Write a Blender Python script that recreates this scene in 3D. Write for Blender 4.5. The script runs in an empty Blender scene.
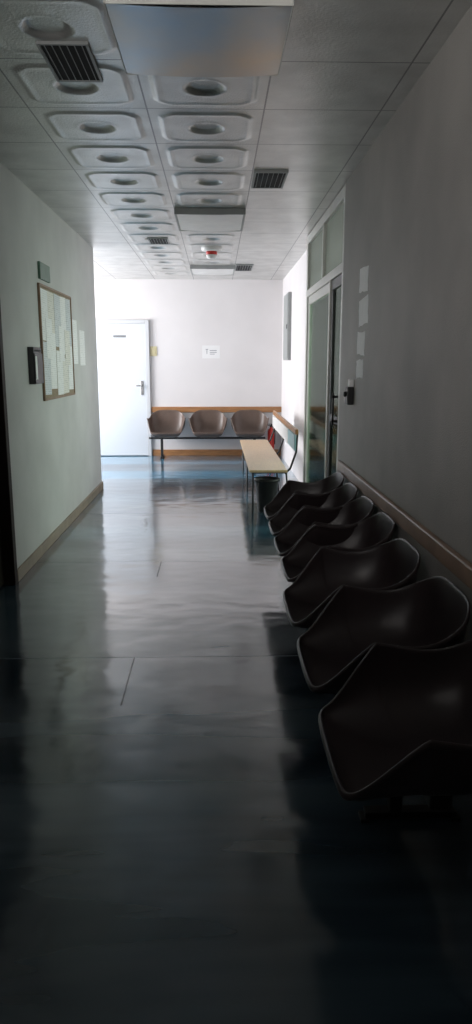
import bpy, bmesh, math, random
from mathutils import Vector, Matrix
random.seed(4)
S=bpy.context.scene
C=S.collection
try: S.view_settings.view_transform='Standard'
except Exception: pass
H=2.75; XL=-1.39; XR=.93; XR2=1.04; YB=11.7; YLE=8.6
# ---------------------------------------------------------------- materials
def mat(name,col,rough=.6,metal=0,noise=0.0,nscale=8,bump=0.0,bscale=60,spec=.5,col2=None,stretch=None):
    m=bpy.data.materials.new(name); m.use_nodes=True
    nt=m.node_tree; b=nt.nodes['Principled BSDF']
    b.inputs['Base Color'].default_value=(*col,1); b.inputs['Roughness'].default_value=rough
    b.inputs['Metallic'].default_value=metal; b.inputs['Specular IOR Level'].default_value=spec
    tc=nt.nodes.new('ShaderNodeTexCoord'); mp=nt.nodes.new('ShaderNodeMapping')
    nt.links.new(tc.outputs['Object'],mp.inputs[0])
    if stretch: mp.inputs['Scale'].default_value=stretch
    if noise or col2:
        n=nt.nodes.new('ShaderNodeTexNoise'); n.inputs['Scale'].default_value=nscale; n.inputs['Detail'].default_value=5
        nt.links.new(mp.outputs[0],n.inputs['Vector'])
        r=nt.nodes.new('ShaderNodeValToRGB'); r.color_ramp.elements[0].position=.35; r.color_ramp.elements[1].position=.68
        c2=col2 if col2 else tuple(c*(1-noise) for c in col)
        r.color_ramp.elements[0].color=(*c2,1); r.color_ramp.elements[1].color=(*col,1)
        nt.links.new(n.outputs['Fac'],r.inputs[0]); nt.links.new(r.outputs[0],b.inputs['Base Color'])
    if bump:
        n2=nt.nodes.new('ShaderNodeTexNoise'); n2.inputs['Scale'].default_value=bscale; n2.inputs['Detail'].default_value=3
        nt.links.new(mp.outputs[0],n2.inputs['Vector'])
        bp=nt.nodes.new('ShaderNodeBump'); bp.inputs['Strength'].default_value=bump; bp.inputs['Distance'].default_value=.01
        nt.links.new(n2.outputs['Fac'],bp.inputs['Height']); nt.links.new(bp.outputs[0],b.inputs['Normal'])
    return m
M={}
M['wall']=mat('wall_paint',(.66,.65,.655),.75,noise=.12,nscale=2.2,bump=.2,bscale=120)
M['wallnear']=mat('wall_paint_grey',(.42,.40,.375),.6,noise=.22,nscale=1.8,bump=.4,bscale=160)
M['wallback']=mat('wall_paint_white',(.73,.70,.70),.7,noise=.05,nscale=2,bump=.12,bscale=120)
M['wood']=mat('rail_wood',(.42,.20,.08),.4,noise=.35,nscale=6,stretch=(1,1,9))
M['wooddark']=mat('rail_wood_dark',(.34,.22,.15),.35,noise=.3,nscale=6)
M['tan']=mat('skirting_wood',(.34,.27,.20),.5,noise=.3,nscale=7)
M['benchwood']=mat('bench_wood',(.66,.47,.28),.3,noise=.15,nscale=7,stretch=(9,1,1))
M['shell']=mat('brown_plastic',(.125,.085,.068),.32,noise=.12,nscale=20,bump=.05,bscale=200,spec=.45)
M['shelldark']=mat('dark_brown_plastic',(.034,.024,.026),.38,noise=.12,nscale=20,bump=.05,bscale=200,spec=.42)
M['black']=mat('black_metal',(.012,.012,.013),.5,noise=.2)
M['blackpl']=mat('black_plastic',(.02,.02,.022),.45,noise=.2,nscale=30)
M['alu']=mat('painted_aluminium',(.60,.60,.56),.35,.1,noise=.1)
M['white']=mat('white_paint',(.8,.8,.8),.35,noise=.04)
M['doorwhite']=mat('door_white',(.64,.67,.71),.3,noise=.03,nscale=2)
M['doorframe']=mat('door_frame_white',(.56,.57,.59),.35,noise=.05,nscale=2)
M['chrome']=mat('brushed_steel',(.4,.4,.4),.25,1,noise=.1)
M['red']=mat('red_enamel',(.60,.03,.02),.35,noise=.1)
M['green']=mat('green_sign',(.07,.17,.11),.4,noise=.2)
M['paleblue']=mat('pale_blue_laminate',(.33,.52,.58),.4,noise=.15)
M['cork']=mat('cork',(.40,.31,.22),.9,noise=.3,nscale=60)
M['boardwood']=mat('board_frame_wood',(.32,.20,.12),.5,noise=.3,nscale=10)
M['doordark']=mat('dark_door',(.030,.021,.017),.6,noise=.3,nscale=5,spec=.2)
M['panel']=mat('grey_panel',(.32,.335,.33),.45,noise=.1)
M['plate']=mat('name_plate_grey',(.20,.21,.22),.45,noise=.1)
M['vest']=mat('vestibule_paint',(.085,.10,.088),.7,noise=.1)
M['dark']=mat('dark_void',(.008,.008,.009),.8,noise=.1)
M['cream']=mat('cream_plastic',(.65,.58,.36),.4,noise=.05)
M['ink']=mat('ink',(.30,.30,.33),.7,noise=.1)
M['paperwall']=mat('notice_sheet',(.80,.79,.79),.6,noise=.03)
M['tape']=mat('torn_paper',(.98,.98,.98),.7,noise=.03,nscale=14)
M['fixture']=mat('diffuser_painted_reflection',(.38,.52,.66),.28,.45,nscale=1.4,col2=(.72,.57,.42),bump=.12,bscale=6)  # blue and tan noise paints reflections into the diffuser colour
M['fixture2']=mat('light_diffuser_white',(.72,.72,.70),.3,noise=.1)
def paper_mat(name,c,d):
    m=bpy.data.materials.new(name); m.use_nodes=True; nt=m.node_tree; b=nt.nodes['Principled BSDF']
    b.inputs['Roughness'].default_value=.6
    tc=nt.nodes.new('ShaderNodeTexCoord'); w=nt.nodes.new('ShaderNodeTexWave'); w.bands_direction='Z'
    w.inputs['Scale'].default_value=18; w.inputs['Distortion'].default_value=0
    n=nt.nodes.new('ShaderNodeTexNoise'); n.inputs['Scale'].default_value=35
    nt.links.new(tc.outputs['Object'],w.inputs['Vector']); nt.links.new(tc.outputs['Object'],n.inputs['Vector'])
    a=nt.nodes.new('ShaderNodeMath'); a.operation='MULTIPLY'
    nt.links.new(w.outputs['Fac'],a.inputs[0]); nt.links.new(n.outputs['Fac'],a.inputs[1])
    r=nt.nodes.new('ShaderNodeValToRGB'); r.color_ramp.elements[0].position=.40; r.color_ramp.elements[1].position=.52
    r.color_ramp.elements[0].color=(*c,1); r.color_ramp.elements[1].color=(*d,1)
    nt.links.new(a.outputs[0],r.inputs[0]); nt.links.new(r.outputs[0],b.inputs['Base Color'])
    return m
M['paper']=paper_mat('printed_paper',(.93,.93,.94),(.70,.70,.72))
M['paper2']=paper_mat('printed_paper_ivory',(.84,.82,.77),(.55,.54,.52))
M['paper3']=paper_mat('printed_paper_grey',(.70,.73,.77),(.45,.47,.50))
def glass_mat(name,tint,frost):
    m=bpy.data.materials.new(name); m.use_nodes=True; nt=m.node_tree
    for n in list(nt.nodes): nt.nodes.remove(n)
    o=nt.nodes.new('ShaderNodeOutputMaterial'); mx=nt.nodes.new('ShaderNodeMixShader')
    g=nt.nodes.new('ShaderNodeBsdfGlossy'); g.inputs['Roughness'].default_value=.1 if not frost else .2
    g.inputs[0].default_value=(.46,.52,.47,1)
    nz=nt.nodes.new('ShaderNodeTexNoise'); nz.inputs['Scale'].default_value=3
    rp=nt.nodes.new('ShaderNodeValToRGB'); rp.color_ramp.elements[0].color=(*[c*.9 for c in tint],1); rp.color_ramp.elements[1].color=(*tint,1)
    nt.links.new(nz.outputs['Fac'],rp.inputs[0])
    if frost:
        t=nt.nodes.new('ShaderNodeBsdfTranslucent'); d=nt.nodes.new('ShaderNodeBsdfDiffuse'); mm=nt.nodes.new('ShaderNodeMixShader')
        mm.inputs[0].default_value=.4
        nt.links.new(rp.outputs[0],t.inputs[0]); nt.links.new(rp.outputs[0],d.inputs[0])
        nt.links.new(t.outputs[0],mm.inputs[1]); nt.links.new(d.outputs[0],mm.inputs[2]); base=mm
    else:
        t=nt.nodes.new('ShaderNodeBsdfTransparent'); nt.links.new(rp.outputs[0],t.inputs[0]); base=t
    f=nt.nodes.new('ShaderNodeFresnel'); f.inputs[0].default_value=1.3
    nt.links.new(f.outputs[0],mx.inputs[0]); nt.links.new(base.outputs[0],mx.inputs[1]); nt.links.new(g.outputs[0],mx.inputs[2])
    nt.links.new(mx.outputs[0],o.inputs[0]); return m
M['glass']=glass_mat('clear_glass',(.68,.76,.70),False)
M['frost']=glass_mat('frosted_glass',(.41,.43,.40),True)

def N(nt,op,a,b=None):
    n=nt.nodes.new('ShaderNodeMath'); n.operation=op
    for i,v in enumerate((a,b)):
        if v is None: continue
        if isinstance(v,(int,float)): n.inputs[i].default_value=v
        else: nt.links.new(v,n.inputs[i])
    return n.outputs[0]
def floor_mat():
    m=bpy.data.materials.new('floor_vinyl'); m.use_nodes=True; nt=m.node_tree; b=nt.nodes['Principled BSDF']
    tc=nt.nodes.new('ShaderNodeTexCoord'); sp=nt.nodes.new('ShaderNodeSeparateXYZ'); nt.links.new(tc.outputs['Object'],sp.inputs[0])
    X,Y=sp.outputs[0],sp.outputs[1]
    mp=nt.nodes.new('ShaderNodeMapping'); mp.inputs['Scale'].default_value=(.12,1,1); nt.links.new(tc.outputs['Object'],mp.inputs[0])
    n=nt.nodes.new('ShaderNodeTexNoise'); n.inputs['Scale'].default_value=1.7; n.inputs['Detail'].default_value=4
    nt.links.new(mp.outputs[0],n.inputs['Vector'])
    r=nt.nodes.new('ShaderNodeValToRGB'); cr=r.color_ramp; cr.elements[0].position=.43; cr.elements[1].position=.57
    cr.elements[0].color=(.010,.028,.048,1); cr.elements[1].color=(.085,.125,.155,1)
    nt.links.new(n.outputs['Fac'],r.inputs[0])
    def line(v,c,w): return N(nt,'LESS_THAN',N(nt,'ABSOLUTE',N(nt,'SUBTRACT',v,c)),w)
    def rng(v,a,c): return N(nt,'MULTIPLY',N(nt,'GREATER_THAN',v,a),N(nt,'LESS_THAN',v,c))
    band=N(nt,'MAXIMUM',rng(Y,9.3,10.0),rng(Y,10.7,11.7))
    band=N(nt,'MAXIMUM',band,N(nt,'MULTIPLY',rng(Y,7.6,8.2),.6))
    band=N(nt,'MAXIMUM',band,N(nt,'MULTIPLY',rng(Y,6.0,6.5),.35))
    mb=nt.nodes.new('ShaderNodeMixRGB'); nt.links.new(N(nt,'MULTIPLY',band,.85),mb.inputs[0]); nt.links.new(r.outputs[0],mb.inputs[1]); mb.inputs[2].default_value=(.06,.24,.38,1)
    s=N(nt,'MULTIPLY',line(X,-.43,.004),rng(Y,2.95,3.48))
    s=N(nt,'MAXIMUM',s,N(nt,'MULTIPLY',line(X,-.43,.004),rng(Y,4.9,5.3)))
    for c in (3.48,5.3,7.1): s=N(nt,'MAXIMUM',s,N(nt,'MULTIPLY',line(Y,c,.005),.5))
    mx=nt.nodes.new('ShaderNodeMixRGB'); nt.links.new(s,mx.inputs[0]); nt.links.new(mb.outputs[0],mx.inputs[1]); mx.inputs[2].default_value=(.006,.006,.008,1)
    nt.links.new(mx.outputs[0],b.inputs['Base Color'])
    n3=nt.nodes.new('ShaderNodeTexNoise'); n3.inputs['Scale'].default_value=1.3; n3.inputs['Detail'].default_value=2
    nt.links.new(mp.outputs[0],n3.inputs['Vector'])
    rr=nt.nodes.new('ShaderNodeMapRange'); rr.inputs['From Min'].default_value=.35; rr.inputs['From Max'].default_value=.65
    rr.inputs['To Min'].default_value=.10; rr.inputs['To Max'].default_value=.22
    nt.links.new(n3.outputs['Fac'],rr.inputs[0])
    nt.links.new(N(nt,'ADD',rr.outputs[0],N(nt,'MULTIPLY',s,.5)),b.inputs['Roughness'])
    b.inputs['Specular IOR Level'].default_value=1.0
    b.inputs['Coat Weight'].default_value=.7; b.inputs['Coat Roughness'].default_value=.11; b.inputs['Coat IOR'].default_value=1.6
    mq=nt.nodes.new('ShaderNodeMapping'); mq.inputs['Scale'].default_value=(.7,1,1); nt.links.new(tc.outputs['Object'],mq.inputs[0])
    n4=nt.nodes.new('ShaderNodeTexNoise'); n4.inputs['Scale'].default_value=5.5; n4.inputs['Detail'].default_value=1.5
    nt.links.new(mq.outputs[0],n4.inputs['Vector'])
    bp=nt.nodes.new('ShaderNodeBump'); bp.inputs['Strength'].default_value=.38; bp.inputs['Distance'].default_value=.01
    nt.links.new(n4.outputs['Fac'],bp.inputs['Height']); nt.links.new(bp.outputs[0],b.inputs['Normal']); nt.links.new(bp.outputs[0],b.inputs['Coat Normal'])
    return m
M['floor']=floor_mat()
def ceil_mat():
    m=bpy.data.materials.new('ceiling_metal_tiles'); m.use_nodes=True; nt=m.node_tree; b=nt.nodes['Principled BSDF']
    tc=nt.nodes.new('ShaderNodeTexCoord'); sp=nt.nodes.new('ShaderNodeSeparateXYZ'); nt.links.new(tc.outputs['Object'],sp.inputs[0])
    def g(v,off):
        f=N(nt,'FRACT',N(nt,'ADD',N(nt,'DIVIDE',N(nt,'SUBTRACT',v,off),.6),20.0))
        return N(nt,'GREATER_THAN',N(nt,'ABSOLUTE',N(nt,'SUBTRACT',f,.5)),.493)
    s=N(nt,'MAXIMUM',g(sp.outputs[0],-.95),g(sp.outputs[1],3.42))
    n=nt.nodes.new('ShaderNodeTexNoise'); n.inputs['Scale'].default_value=5; n.inputs['Detail'].default_value=6; nt.links.new(tc.outputs['Object'],n.inputs['Vector'])
    r=nt.nodes.new('ShaderNodeValToRGB'); r.color_ramp.elements[0].position=.32; r.color_ramp.elements[1].position=.68
    r.color_ramp.elements[0].color=(.54,.54,.52,1); r.color_ramp.elements[1].color=(.69,.69,.67,1)
    nt.links.new(n.outputs['Fac'],r.inputs[0])
    mx=nt.nodes.new('ShaderNodeMixRGB'); nt.links.new(s,mx.inputs[0]); nt.links.new(r.outputs[0],mx.inputs[1]); mx.inputs[2].default_value=(.22,.22,.22,1)
    nt.links.new(mx.outputs[0],b.inputs['Base Color']); b.inputs['Roughness'].default_value=.33; b.inputs['Metallic'].default_value=.6
    n3=nt.nodes.new('ShaderNodeTexNoise'); n3.inputs['Scale'].default_value=90; nt.links.new(tc.outputs['Object'],n3.inputs['Vector'])
    bp=nt.nodes.new('ShaderNodeBump'); bp.inputs['Strength'].default_value=.28; bp.inputs['Distance'].default_value=.006
    nt.links.new(n3.outputs['Fac'],bp.inputs['Height']); nt.links.new(bp.outputs[0],b.inputs['Normal'])
    return m
M['ceil']=ceil_mat()
# ---------------------------------------------------------------- mesh helpers
def finish(name,bm,m,parent=None,loc=(0,0,0),bevel=0,smooth=False,rot=None):
    bmesh.ops.recalc_face_normals(bm,faces=bm.faces)
    me=bpy.data.meshes.new(name); bm.to_mesh(me); bm.free()
    if smooth:
        for p in me.polygons: p.use_smooth=True
    me.materials.append(M[m] if isinstance(m,str) else m)
    o=bpy.data.objects.new(name,me); C.objects.link(o); o.location=loc
    if rot: o.rotation_euler=rot
    if parent: o.parent=parent
    if bevel:
        b=o.modifiers.new('bevel','BEVEL'); b.width=bevel; b.segments=2; b.limit_method='ANGLE'
    return o
def addbox(bm,lo,hi):
    v=[bm.verts.new((x,y,z)) for x in (lo[0],hi[0]) for y in (lo[1],hi[1]) for z in (lo[2],hi[2])]
    for f in ((0,1,3,2),(4,6,7,5),(0,4,5,1),(2,3,7,6),(0,2,6,4),(1,5,7,3)): bm.faces.new([v[i] for i in f])
def boxes(name,lst,m,parent=None,loc=(0,0,0),bevel=0,rot=None):
    bm=bmesh.new()
    for lo,hi in lst: addbox(bm,lo,hi)
    return finish(name,bm,m,parent,loc,bevel,rot=rot)
def addlathe(bm,prof,n=28,cx=0,cy=0,axis='z',cz=0):
    rings=[]
    for r,z in prof:
        if r<1e-6: rings.append([bm.verts.new((0,0,z))])
        else: rings.append([bm.verts.new((r*math.cos(2*math.pi*i/n),r*math.sin(2*math.pi*i/n),z)) for i in range(n)])
    vs=[v for q in rings for v in q]
    for a,b in zip(rings,rings[1:]):
        for i in range(n):
            j=(i+1)%n
            if len(a)==1 and len(b)==1: continue
            if len(a)==1: bm.faces.new((a[0],b[i],b[j]))
            elif len(b)==1: bm.faces.new((a[i],a[j],b[0]))
            else: bm.faces.new((a[i],a[j],b[j],b[i]))
    for v in vs:
        x,y,z=v.co
        if axis=='x': x,y,z=z,x,y
        if axis=='y': x,y,z=x,z,y
        v.co=(x+cx,y+cy,z+cz)
def lathe(name,prof,m,parent=None,loc=(0,0,0),n=28,axis='z',smooth=True):
    bm=bmesh.new(); addlathe(bm,prof,n,axis=axis); return finish(name,bm,m,parent,loc,smooth=smooth)
def tube(name,pts,r,m,parent=None,loc=(0,0,0)):
    cu=bpy.data.curves.new(name,'CURVE'); cu.dimensions='3D'; cu.bevel_depth=r; cu.bevel_resolution=3; cu.use_fill_caps=True
    s=cu.splines.new('POLY'); s.points.add(len(pts)-1)
    for p,q in zip(s.points,pts): p.co=(*q,1)
    o=bpy.data.objects.new(name,cu); C.objects.link(o)
    dg=bpy.context.evaluated_depsgraph_get(); me=bpy.data.meshes.new_from_object(o.evaluated_get(dg))
    bpy.data.objects.remove(o); me.name=name
    me.materials.clear(); me.materials.append(M[m])
    for p in me.polygons: p.use_smooth=True
    o=bpy.data.objects.new(name,me); C.objects.link(o); o.location=loc
    if parent: o.parent=parent
    return o
def empty(name,loc,label,cat,rotz=0,group=None):
    e=bpy.data.objects.new(name,None); e.empty_display_size=.1; C.objects.link(e); e.location=loc; e.rotation_euler=(0,0,rotz)
    tag(e,label,cat,group); return e
def tag(o,label,cat,group=None):
    o['label']=label; o['category']=cat
    if group: o['group']=group
def struct(o): o['kind']='structure'; return o
# ---------------------------------------------------------------- room shell
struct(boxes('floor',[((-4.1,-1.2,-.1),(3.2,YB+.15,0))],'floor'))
# ceiling
bm=bmesh.new()
def emb(u,v):
    hx,hy,rr=.250,.245,.10
    ax,ay=abs(u)-hx+rr,abs(v)-hy+rr
    d=math.hypot(max(ax,0),max(ay,0))+min(max(ax,ay),0)-rr
    ch=(abs(u)+abs(v)-.430)/1.414
    d=max(d,ch)
    def ss(x): x=min(1,max(0,x)); return x*x*(3-2*x)
    z=-.009*ss(-d/.016)+.004*ss((-d-.018)/.03)
    r=math.hypot(u,v)
    z+=-.003*ss(1-abs(r-.102)/.014)
    z+=.017*ss((.096-r)/.022)
    return z
n=44
for ci,cx in enumerate((-.65,-.05)):
    for k in range(-4,13):
        cy=3.72+.6*k
        if cy>11.2: continue
        plain=(cy<2.0)
        g=[]
        for i in range(n+1):
            row=[]
            for j in range(n+1):
                u=-.3+.6*i/n; v=-.3+.6*j/n
                row.append(bm.verts.new((cx+u,cy+v,H+(0 if plain else emb(u,v)))))
            g.append(row)
        for i in range(n):
            for j in range(n): bm.faces.new((g[i][j],g[i+1][j],g[i+1][j+1],g[i][j+1]))
def quad(x0,x1,y0,y1):
    bm.faces.new([bm.verts.new(p) for p in ((x0,y0,H),(x1,y0,H),(x1,y1,H),(x0,y1,H))])
ymin=3.42-.6*4; ymax=3.42+.6*13
quad(-4.1,-.95,-1.2,YB+.15); quad(.25,3.2,-1.2,YB+.15); quad(-.95,.25,-1.2,ymin); quad(-.95,.25,ymax,YB+.15)
for f in bm.faces: f.normal_update()
addbox(bm,(-4.1,-1.2,H+.05),(3.2,YB+.15,H+.15))
me=bpy.data.meshes.new('ceiling'); bm.to_mesh(me); bm.free(); me.materials.append(M['ceil'])
for p in me.polygons: p.use_smooth=len(p.vertices)==4 and p.area<.01
o=bpy.data.objects.new('ceiling',me); C.objects.link(o); struct(o)
# walls
DE=4.80
struct(boxes('wall_left',[((XL-.15,DE,0),(XL,YLE,H)),((XL-.15,3.75,2.12),(XL,DE,H)),((XL-.15,-1.2,0),(XL,3.75,H)),
    ((-4.1,YLE-.15,0),(XL-.15,YLE,H))],'wall'))
struct(boxes('wall_back',[((-4.1,YB,0),(XR2+.15,YB+.15,H))],'wallback'))
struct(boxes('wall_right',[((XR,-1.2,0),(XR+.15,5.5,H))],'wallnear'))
struct(boxes('wall_right_far',[((XR2,7.75,0),(XR2+.15,YB,H))],'wallback'))
struct(boxes('wall_vestibule',[((XR+.15,4.6,0),(3.2,4.75,H)),((XR2+.15,8.3,0),(3.2,8.45,H)),((3.05,4.75,0),(3.2,8.3,H))],'vest'))
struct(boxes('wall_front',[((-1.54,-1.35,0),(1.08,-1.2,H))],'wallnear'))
struct(boxes('wall_side',[((-4.1,YLE,0),(-3.95,YB,.7)),((-4.1,YLE,2.55),(-3.95,YB,H)),((-4.1,YLE,.7),(-3.95,8.9,2.55)),((-4.1,11.5,.7),(-3.95,YB,2.55))],'wallback'))
w=struct(boxes('window_1',[((-4.08,8.9,.7),(-3.98,8.97,2.55)),((-4.08,11.43,.7),(-3.98,11.5,2.55)),((-4.08,8.97,.7),(-3.98,11.43,.77)),((-4.08,8.97,2.48),(-3.98,11.43,2.55)),((-4.08,10.17,.77),(-3.98,10.23,2.48))],'white',bevel=.005))
# baseboards / trims
struct(boxes('baseboard_left',[((XL,DE,0),(XL+.018,YLE,.085))],'tan',bevel=.004))
struct(boxes('baseboard_back',[((-1.05,YB-.022,0),(XR2,YB,.10))],'wood',bevel=.004))
struct(boxes('baseboard_right',[((XR-.018,1.0,0),(XR,5.48,.1))],'wooddark',bevel=.004))
struct(boxes('trim_1',[((-1.05,YB-.03,.70),(XR2,YB,.79))],'wood',bevel=.006))
struct(boxes('trim_2',[((XR-.03,.2,.685),(XR,5.35,.765))],'wooddark',bevel=.008))
# door at back
d=struct(boxes('door_1',[((-1.94,YB-.045,.01),(-1.12,YB-.005,2.08))],'doorwhite',bevel=.006))
struct(boxes('trim_3',[((-1.12,YB-.052,0),(-1.06,YB,2.14)),((-2.0,YB-.052,0),(-1.94,YB,2.14)),((-1.94,YB-.052,2.08),(-1.12,YB,2.14))],'doorframe',bevel=.005))
h=boxes('door_handle',[((-1.21,YB-.055,.98),(-1.17,YB-.045,1.20)),((-1.20,YB-.10,1.115),(-1.18,YB-.055,1.135)),((-1.28,YB-.11,1.115),(-1.18,YB-.095,1.135))],'chrome',bevel=.003,parent=d); h['label']='steel lever door handle'
h=boxes('door_plate',[((-1.62,YB-.047,1.87),(-1.42,YB-.045,1.905))],'plate',parent=d); h['label']='thin grey name plate'
# dark door near left
d=struct(boxes('door_2',[((XL-.10,3.82,.01),(XL-.06,DE-.06,2.06))],'doordark',bevel=.005))
struct(boxes('trim_4',[((XL-.15,DE-.07,0),(XL+.015,DE,2.12)),((XL-.15,3.75,0),(XL+.015,3.82,2.12)),((XL-.15,3.82,2.06),(XL+.015,DE-.07,2.12))],'doordark',bevel=.004))
# glazed partition right
fx0,fx1=XR,XR+.07
fr=[]
def fb(y0,y1,z0,z1,x0=fx0,x1=fx1): fr.append(((x0,y0,z0),(x1,y1,z1)))
fb(5.5,5.56,0,H-.01); fb(7.66,7.75,0,H-.01,XR,XR2+.05); fb(6.12,6.18,0,2.14); 
fb(5.56,7.66,2.14,2.21); fb(5.56,7.66,2.66,H-.01); fb(6.58,6.63,2.21,2.66)
struct(boxes('trim_5',fr,'alu',bevel=.004))
d=struct(boxes('door_3',[((XR+.015,5.56,.01),(XR+.05,5.63,2.14)),((XR+.015,6.05,.01),(XR+.05,6.12,2.14)),((XR+.015,5.63,.01),(XR+.05,6.05,.25)),((XR+.015,5.63,2.06),(XR+.05,6.05,2.14)),((XR+.015,5.63,1.0),(XR+.05,6.05,1.06))],'blackpl',bevel=.003))
g=boxes('glass_pane',[((XR+.028,5.63,.25),(XR+.034,6.05,1.0)),((XR+.028,5.63,1.06),(XR+.034,6.05,2.06))],'glass',parent=d); g['label']='clear glass pane'
g=boxes('door_handle',[((XR-.03,5.66,1.0),(XR-.015,5.68,1.25)),((XR-.03,5.66,1.02),(XR+.015,5.68,1.04)),((XR-.03,5.66,1.21),(XR+.015,5.68,1.23))],'black',parent=d)
d=struct(boxes('door_4',[((XR+.015,6.18,.01),(XR+.05,6.26,2.14)),((XR+.015,7.58,.01),(XR+.05,7.66,2.14)),((XR+.015,6.26,.01),(XR+.05,7.58,.12)),((XR+.015,6.26,2.06),(XR+.05,7.58,2.14))],'alu',bevel=.003))
g=boxes('glass_pane',[((XR+.026,6.26,.12),(XR+.036,7.58,2.06))],'glass',parent=d); g['label']='greenish glass pane'
d=struct(boxes('window_2',[((XR+.028,5.56,2.21),(XR+.036,6.58,2.66)),((XR+.028,6.63,2.21),(XR+.036,7.66,2.66))],'frost'))
# ---------------------------------------------------------------- ceiling fixtures
def fixture(x0,x1,y0,y1,drop,m,label,t=.02,fm='panel',bow=.012):
    e=empty('ceiling_light',((x0+x1)/2,(y0+y1)/2,H),label,'ceiling light')
    a=(x1-x0)/2; b=(y1-y0)/2
    boxes('light_frame',[((-a,-b,-drop),(-a+t,b,0)),((a-t,-b,-drop),(a,b,0)),((-a+t,-b,-drop),(a-t,-b+t,0)),((-a+t,b-t,-drop),(a-t,b,0))],fm,e,bevel=.003)
    bm=bmesh.new(); nx=16
    vs=[]
    for j in (0,1):
        for i in range(nx+1):
            u=-1+2*i/nx
            vs.append(bm.verts.new((u*(a-t),(-b+t if j==0 else b-t),-drop-bow*(1-u*u)+.004)))
    for i in range(nx): bm.faces.new((vs[i],vs[i+1],vs[nx+1+i+1],vs[nx+1+i]))
    finish('diffuser',bm,m,e,smooth=True)
    return e
fixture(-.385,.275,2.80,3.43,.055,'fixture','square ceiling light with unlit diffuser, blue and tan reflections painted in',t=.005,fm='alu',bow=.012)
fixture(-.35,.25,6.42,7.22,.05,'fixture2','rectangular white surface ceiling light, switched off',bow=.006)
fixture(-.35,.25,10.0,10.7,.05,'fixture2','rectangular white surface ceiling light, switched off',bow=.006)
def vent(x0,x1,y0,y1,label):
    e=empty('air_vent',((x0+x1)/2,(y0+y1)/2,H),label,'air vent',group='ceiling air vents')
    a=(x1-x0)/2; b=(y1-y0)/2; t=.014
    D=.014
    boxes('vent_frame',[((-a,-b,-D-.003),(-a+t,b,0)),((a-t,-b,-D-.003),(a,b,0)),((-a+t,-b,-D-.003),(a-t,-b+t,0)),((-a+t,b-t,-D-.003),(a-t,b,0))],'panel',e,bevel=.002)
    boxes('vent_duct',[((-a+t,-b+t,-.0125),(a-t,b-t,-.0105))],'dark',e)
    sl=[]
    k=6
    for i in range(k):
        x=-a+t+(2*a-2*t)*(i+.5)/k; sl.append(((x-.0015,-b+t,-D-.002),(x+.0015,b-t,-.0115)))
    boxes('louvre_slats',sl,'panel',e)
    return e
vent(-.72,-.51,3.23,3.63,'grey metal louvred ceiling vent among embossed tiles')
vent(.26,.49,5.2,5.65,'dark louvred ceiling vent in plain ceiling tile')
vent(-.71,-.50,7.85,8.22,'small louvred ceiling vent between embossed tiles')
vent(.26,.49,9.9,10.5,'dark louvred ceiling vent near the end wall')
e=empty('fire_alarm_sounder',(-.05,8.5,H+.001),'white round ceiling alarm with one red band','alarm')
lathe('alarm_base',[(0,0),(.115,0),(.115,-.035),(.085,-.05),(0,-.05)],'white',e)
lathe('beacon_band',[(0,-.05),(.062,-.05),(.062,-.085),(0,-.085)],'red',e)
lathe('alarm_cap',[(0,-.085),(.062,-.085),(.060,-.105),(.045,-.125),(0,-.13)],'white',e)
# ---------------------------------------------------------------- shell chairs
ctrl=[(0,-.272,.432),(.13,-.271,.432),(.214,-.260,.434),(.238,-.212,.468),(.284,-.100,.604),(.293,-.066,.616),(.287,.03,.600),(.272,.120,.608),(.238,.205,.652),(.15,.252,.698),(0,.258,.704)]
full=ctrl+[(-x,y,z) for x,y,z in ctrl[-2:0:-1]]
def cr(p0,p1,p2,p3,t):
    return tuple(.5*((2*b)+(-a+c)*t+(2*a-5*b+4*c-d)*t*t+(-a+3*b-3*c+d)*t**3) for a,b,c,d in zip(p0,p1,p2,p3))
rim=[]
L=len(full)
for i in range(L):
    for k in range(4): rim.append(cr(full[i-1],full[i],full[(i+1)%L],full[(i+2)%L],k/4))
def shell_mesh(m,sx=1.0,base=.385,top=1.0):
    bm=bmesh.new(); R=12
    rm=[(x,y,.432+(z-.432)*top) for x,y,z in rim]
    c=bm.verts.new((0,0,base)); prev=None
    for k in range(1,R+1):
        th=k/R*math.pi/2
        f=math.sin(th)**.85; g=(1-math.cos(th))**1.35
        ring=[]
        for x,y,z in rm:
            hh=z-base
            ring.append(bm.verts.new((x*f*sx,y*f,base+hh*g)))
        n=len(ring)
        for i in range(n):
            j=(i+1)%n
            if prev is None: bm.faces.new((c,ring[i],ring[j]))
            else: bm.faces.new((prev[i],ring[i],ring[j],prev[j]))
        prev=ring
    for off,dz in ((.005,.001),(.010,-.003),(.012,-.010),(.011,-.020)):
        ring=[]
        for x,y,z in rm:
            l=math.hypot(x,y); ring.append(bm.verts.new((x*sx+x/l*off,y+y/l*off,z+dz)))
        n=len(ring)
        for i in range(n):
            j=(i+1)%n; bm.faces.new((prev[i],ring[i],ring[j],prev[j]))
        prev=ring
    for f in bm.faces: f.normal_update()
    me=bpy.data.meshes.new('seat_shell'); bm.to_mesh(me); bm.free()
    for p in me.polygons: p.use_smooth=True
    me.materials.append(M[m]); return me
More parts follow.
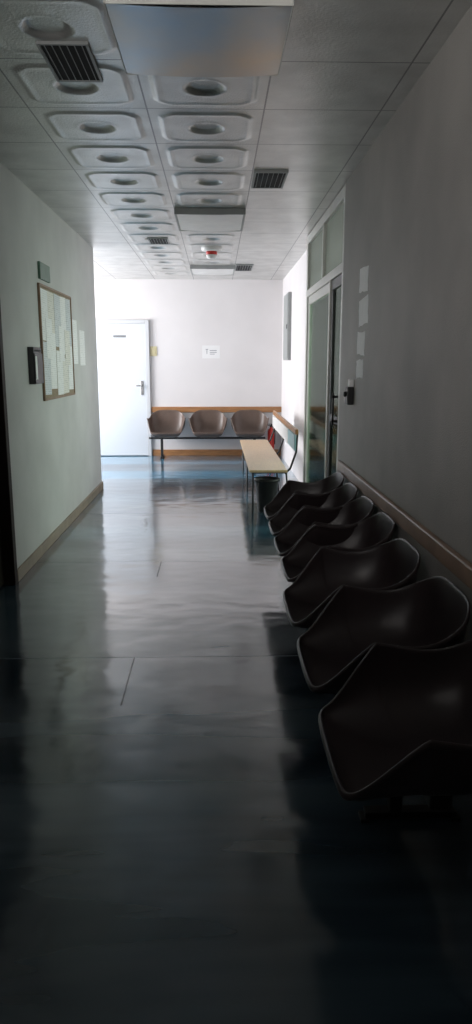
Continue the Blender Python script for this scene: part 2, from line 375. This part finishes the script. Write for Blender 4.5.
def tandem(loc,rotz,xs,m,label,x0,x1,l0,l1,sx=1.0,bt=(.315,.365),base=.385,top=1.0):
    e=empty('waiting_bench',loc,label,'bench',rotz)
    me=shell_mesh(m,sx,base,top)
    for x in xs:
        o=bpy.data.objects.new('seat_shell',me); C.objects.link(o); o.parent=e; o.location=(x,0,0)
        s=o.modifiers.new('thick','SOLIDIFY'); s.thickness=.006; s.offset=-1
        s=o.modifiers.new('sub','SUBSURF'); s.levels=1; s.render_levels=1
    boxes('seat_beam',[((x0,-.02,bt[0]),(x1,.04,bt[1]))]+[((x-.12,-.10,bt[1]),(x+.12,.10,base-.007)) for x in xs],'black',e,bevel=.004)
    for lx in (l0,l1):
        boxes('leg',[((lx-.02,-.02,.03),(lx+.02,.02,bt[0])),((lx-.022,-.10,.012),(lx+.022,.2,.035)),((lx-.026,-.115,0),(lx+.026,-.085,.014)),((lx-.026,.185,0),(lx+.026,.215,.014))],'black',e,bevel=.003)
    return e
def row(ys,label,x,sx=1.0):
    cy=sum(ys)/len(ys); xs=[-(y-cy) for y in ys]
    tandem((x,cy,0),-math.pi/2,xs,'shelldark',label,min(xs)-.12,max(xs)+.12,min(xs)+.15,max(xs)-.30,sx)
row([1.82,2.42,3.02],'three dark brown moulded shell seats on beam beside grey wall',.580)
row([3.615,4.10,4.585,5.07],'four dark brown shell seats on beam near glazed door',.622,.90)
tandem((-.14,11.36,0),0,[-.65,0,.65],'shell','three brown shell seats on black beam under wooden rail',-.93,.90,-.73,.73,bt=(.305,.335),base=.345,top=1.15)
# ---------------------------------------------------------------- wooden bench
e=empty('wooden_bench',(.55,8.37,0),'long pale wooden bench with black tubular legs and low backrest','bench')
L2=1.42
boxes('seat',[((-.24,-L2,.43),(.135,L2,.455))],'benchwood',e,bevel=.005)
boxes('backrest',[((.205,-L2,.80),(.235,L2,.85))],'wood',e,bevel=.005)
boxes('backrest_panel',[((.200,-L2+.03,.64),(.216,-.75,.795))],'paleblue',e,bevel=.003)
boxes('backrest_panel',[((.200,-.70,.64),(.216,L2-.03,.795))],'white',e,bevel=.003)
for y in (-L2+.08,0,L2-.08):
    tube('leg',[(-.2,y,0),(-.2,y,.42),(.13,y,.42),(.17,y,0)],.012,'black',e)
    tube('backrest_post',[(.13,y,.42),(.17,y,.46),(.225,y,.62),(.236,y,.82)],.011,'black',e)
boxes('stretcher',[((-.21,-L2+.08,.40),(-.19,L2-.08,.428)),((.12,-L2+.08,.40),(.14,L2-.08,.428))],'black',e)
# waste bin
e=empty('waste_bin',(.50,7.18,0),'dark grey plastic waste bin under wooden bench','bin')
lathe('bin_body',[(0,.0),(.088,0),(.092,.01),(.118,.32),(.124,.325),(.124,.335),(.112,.335),(.110,.32),(.086,.02),(0,.018)],'blackpl',e)
lathe('bin_rim',[(.118,.31),(.130,.312),(.130,.34),(.112,.34),(.112,.336)],'black',e)
# fire extinguisher
e=empty('fire_extinguisher',(.860,11.50,0),'red fire extinguisher standing on floor beside bench','fire extinguisher')
lathe('cylinder_body',[(0,0),(.050,0),(.054,.012),(.054,.40),(.044,.44),(.022,.46),(.018,.48),(0,.48)],'red',e)
boxes('valve_handle',[((-.02,-.02,.48),(.02,.02,.50)),((-.05,-.012,.50),(.03,.012,.51)),((-.05,-.012,.52),(.02,.012,.53)),((0,-.012,.50),(.02,.012,.53))],'black',e,bevel=.002)
tube('hose',[(.02,0,.485),(.05,.03,.47),(.068,.04,.38),(.064,.04,.20)],.008,'blackpl',e)
# ---------------------------------------------------------------- left wall items
e=empty('notice_board',(XL,6.48,1.635),'cork notice board with brown wooden frame full of papers','notice board')
bh,bz,t=.62,.455,.018
boxes('cork_panel',[((0,-bh+t,-bz+t),(.012,bh-t,bz-t))],'cork',e)
boxes('board_frame',[((0,-bh,-bz),(.020,-bh+t,bz)),((0,bh-t,-bz),(.020,bh,bz)),((0,-bh+t,-bz),(.020,bh-t,-bz+t)),((0,-bh+t,bz-t),(.020,bh-t,bz))],'boardwood',e,bevel=.003)
def sheet(name,loc,w,hh,axis,label,cat,m='paper',rot=0,group=None,tk=.0012):
    bm=bmesh.new()
    if axis=='x+': addbox(bm,(0,-w/2,-hh/2),(tk,w/2,hh/2)); r=(rot,0,0)
    else: addbox(bm,(-tk,-w/2,-hh/2),(0,w/2,hh/2)); r=(rot,0,0)
    o=finish(name,bm,m,None,loc,rot=r); tag(o,label,cat,group); return o
px=XL+.0122
pl=[(-.47,.22,.235,.40),(-.47,-.20,.235,.42),(-.235,.25,.23,.34),(-.24,-.14,.23,.46),(.01,.20,.24,.44),(.01,-.24,.24,.38),(.25,.17,.235,.50),(.245,-.27,.235,.31),(.475,.21,.205,.42),(.475,-.20,.205,.40),(-.35,.04,.22,.32),(.37,-.02,.22,.31),(.12,.01,.21,.30)]
mm=['paper','paper3','paper2','paper','paper3','paper','paper','paper2','paper3','paper','paper','paper2','paper']
for i,(y,z,w,hh) in enumerate(pl):
    lab={'paper':'white','paper2':'ivory','paper3':'grey-blue'}[mm[i]]+' printed notice pinned on cork board'
    sheet('notice_paper',(px+(.0025 if i>=10 else .0013*(i%2)),6.48+y,1.635+z),w,hh,'x+',lab,'paper',m=mm[i],rot=random.uniform(-.03,.03),group='notices pinned on the board')
sheet('notice_paper',(XL,7.30,1.68),.24,.42,'x+','long white printed notice taped on wall beside board','paper')
sheet('notice_paper',(XL,7.68,1.63),.28,.35,'x+','white printed notice taped alone on wall','paper')
e=empty('letter_box',(XL-.001,5.58,1.46),'small black wall box with white card','box')
boxes('box_body',[((0,-.12,-.135),(.045,.12,.135)),((.045,-.12,-.135),(.052,.12,.09))],'blackpl',e,bevel=.004)
boxes('card',[((.0525,-.11,-.10),(.054,-.06,.07))],'tape',e)
boxes('box_slot',[((.0452,-.09,.105),(.047,.09,.115))],'dark',e)
e=empty('wall_sign',(XL,6.08,2.19),'small dark green sign plate fixed above notice board','sign')
boxes('sign_plate',[((0,-.17,-.065),(.02,.17,.065))],'green',e,bevel=.003)
# ---------------------------------------------------------------- back wall items
e=empty('light_switch',(-1.0,YB,1.66),'cream plastic wall switch beside white door','switch')
boxes('switch_plate',[((-.055,-.012,-.075),(.055,0,.075))],'cream',e,bevel=.004)
boxes('rocker',[((-.03,-.018,-.05),(.03,-.012,-.005)),((-.03,-.018,.005),(.03,-.012,.05))],'cream',e,bevel=.002)
e=empty('wall_notice',(-.09,YB,1.65),'white paper notice with small black pictogram and text','notice')
boxes('sheet',[((-.14,-.002,-.10),(.14,0,.10))],'paperwall',e)
boxes('pictogram',[((-.085,-.003,.035),(-.045,-.0021,.045)),((-.070,-.003,-.03),(-.060,-.0021,.035))],'ink',e)
boxes('text_lines',[((-.02,-.003,.015),(.09,-.0021,.027)),((-.02,-.003,-.012),(.09,-.0021,-.002)),((-.02,-.003,-.038),(.06,-.0021,-.028))],'ink',e)
# ---------------------------------------------------------------- right wall items
e=empty('electrical_cabinet',(XR2,10.65,1.98),'narrow grey metal electrical cabinet on white wall','cabinet')
boxes('cabinet_body',[((-.045,-.34,-.46),(0,.34,.46))],'panel',e,bevel=.004)
boxes('cabinet_door',[((-.052,-.31,-.43),(-.046,.31,.43))],'panel',e,bevel=.003)
boxes('cabinet_lock',[((-.06,-.25,-.03),(-.052,-.23,.03))],'black',e)
def torn(y,z,w,hh,rot):
    bm=bmesh.new(); rnd=random.Random(int(z*100)); pts=[]
    k=5
    for i in range(k): pts.append((-w/2+w*i/k,-hh/2+rnd.uniform(-.004,.008)))
    for i in range(k): pts.append((w/2+rnd.uniform(-.012,.006),-hh/2+hh*i/k))
    for i in range(k): pts.append((w/2-w*i/k,hh/2+rnd.uniform(-.008,.004)))
    for i in range(k): pts.append((-w/2+rnd.uniform(-.006,.012),hh/2-hh*i/k))
    a=[bm.verts.new((0,p,q)) for p,q in pts]; b=[bm.verts.new((-.0015,p,q)) for p,q in pts]
    bm.faces.new(a); bm.faces.new(b[::-1])
    for i in range(len(a)): j=(i+1)%len(a); bm.faces.new((a[i],a[j],b[j],b[i]))
    o=finish('torn_notice',bm,'tape',None,(XR,y,z),rot=(rot,0,0)); tag(o,'torn white paper slip taped on grey wall','paper','torn slips on the wall')
for z,w,hh,r,y in ((1.995,.27,.15,.05,4.72),(1.80,.29,.17,-.05,4.70),(1.605,.25,.15,.04,4.74),(1.44,.22,.12,-.03,4.76)): torn(y,z,w,hh,r)
e=empty('card_reader',(XR+.001,4.98,1.27),'black wall card reader with pale top and round knob','card reader')
boxes('reader_body',[((-.045,-.05,-.07),(0,.05,.05))],'blackpl',e,bevel=.008)
boxes('reader_top',[((-.03,-.03,.05),(0,.03,.10))],'tape',e,bevel=.004)
lathe('knob',[(0,-.062),(.014,-.062),(.018,-.056),(.018,-.045),(0,-.045)],'black',e,axis='x')
# ---------------------------------------------------------------- lights
def area(name,loc,rot,sx,sy,p,col,spread=None):
    l=bpy.data.lights.new(name,'AREA'); l.shape='RECTANGLE'; l.size=sx; l.size_y=sy; l.energy=p; l.color=col
    if spread: l.spread=spread
    o=bpy.data.objects.new(name,l); C.objects.link(o); o.location=loc; o.rotation_euler=rot
area('daylight_side_window',(-3.9,10.2,1.63),(0,-math.pi/2,0),1.75,2.45,240,(.98,.975,1))
area('daylight_vestibule',(3.0,6.4,1.6),(0,math.pi/2,0),1.8,2.6,180,(1,.98,.97))
area('added_rear_fill',(-1.1,-.6,2.2),(math.radians(101),0,math.radians(-24)),.8,.4,12,(1,.97,.95),math.radians(75))  # added fill lamp behind the camera for the near walls; no window here
W=bpy.data.worlds.new('world'); S.world=W; W.use_nodes=True
W.node_tree.nodes['Background'].inputs[0].default_value=(.6,.75,1,1); W.node_tree.nodes['Background'].inputs[1].default_value=.02
# ---------------------------------------------------------------- camera
cd=bpy.data.cameras.new('camera'); cd.sensor_fit='VERTICAL'; cd.sensor_height=36; cd.lens=36*720/1024
co=bpy.data.objects.new('camera',cd); C.objects.link(co); co.location=(0,0,1.48)
co.rotation_euler=(math.radians(90-11.7),0,math.radians(-1.5)); cd.clip_start=.02
S.camera=co
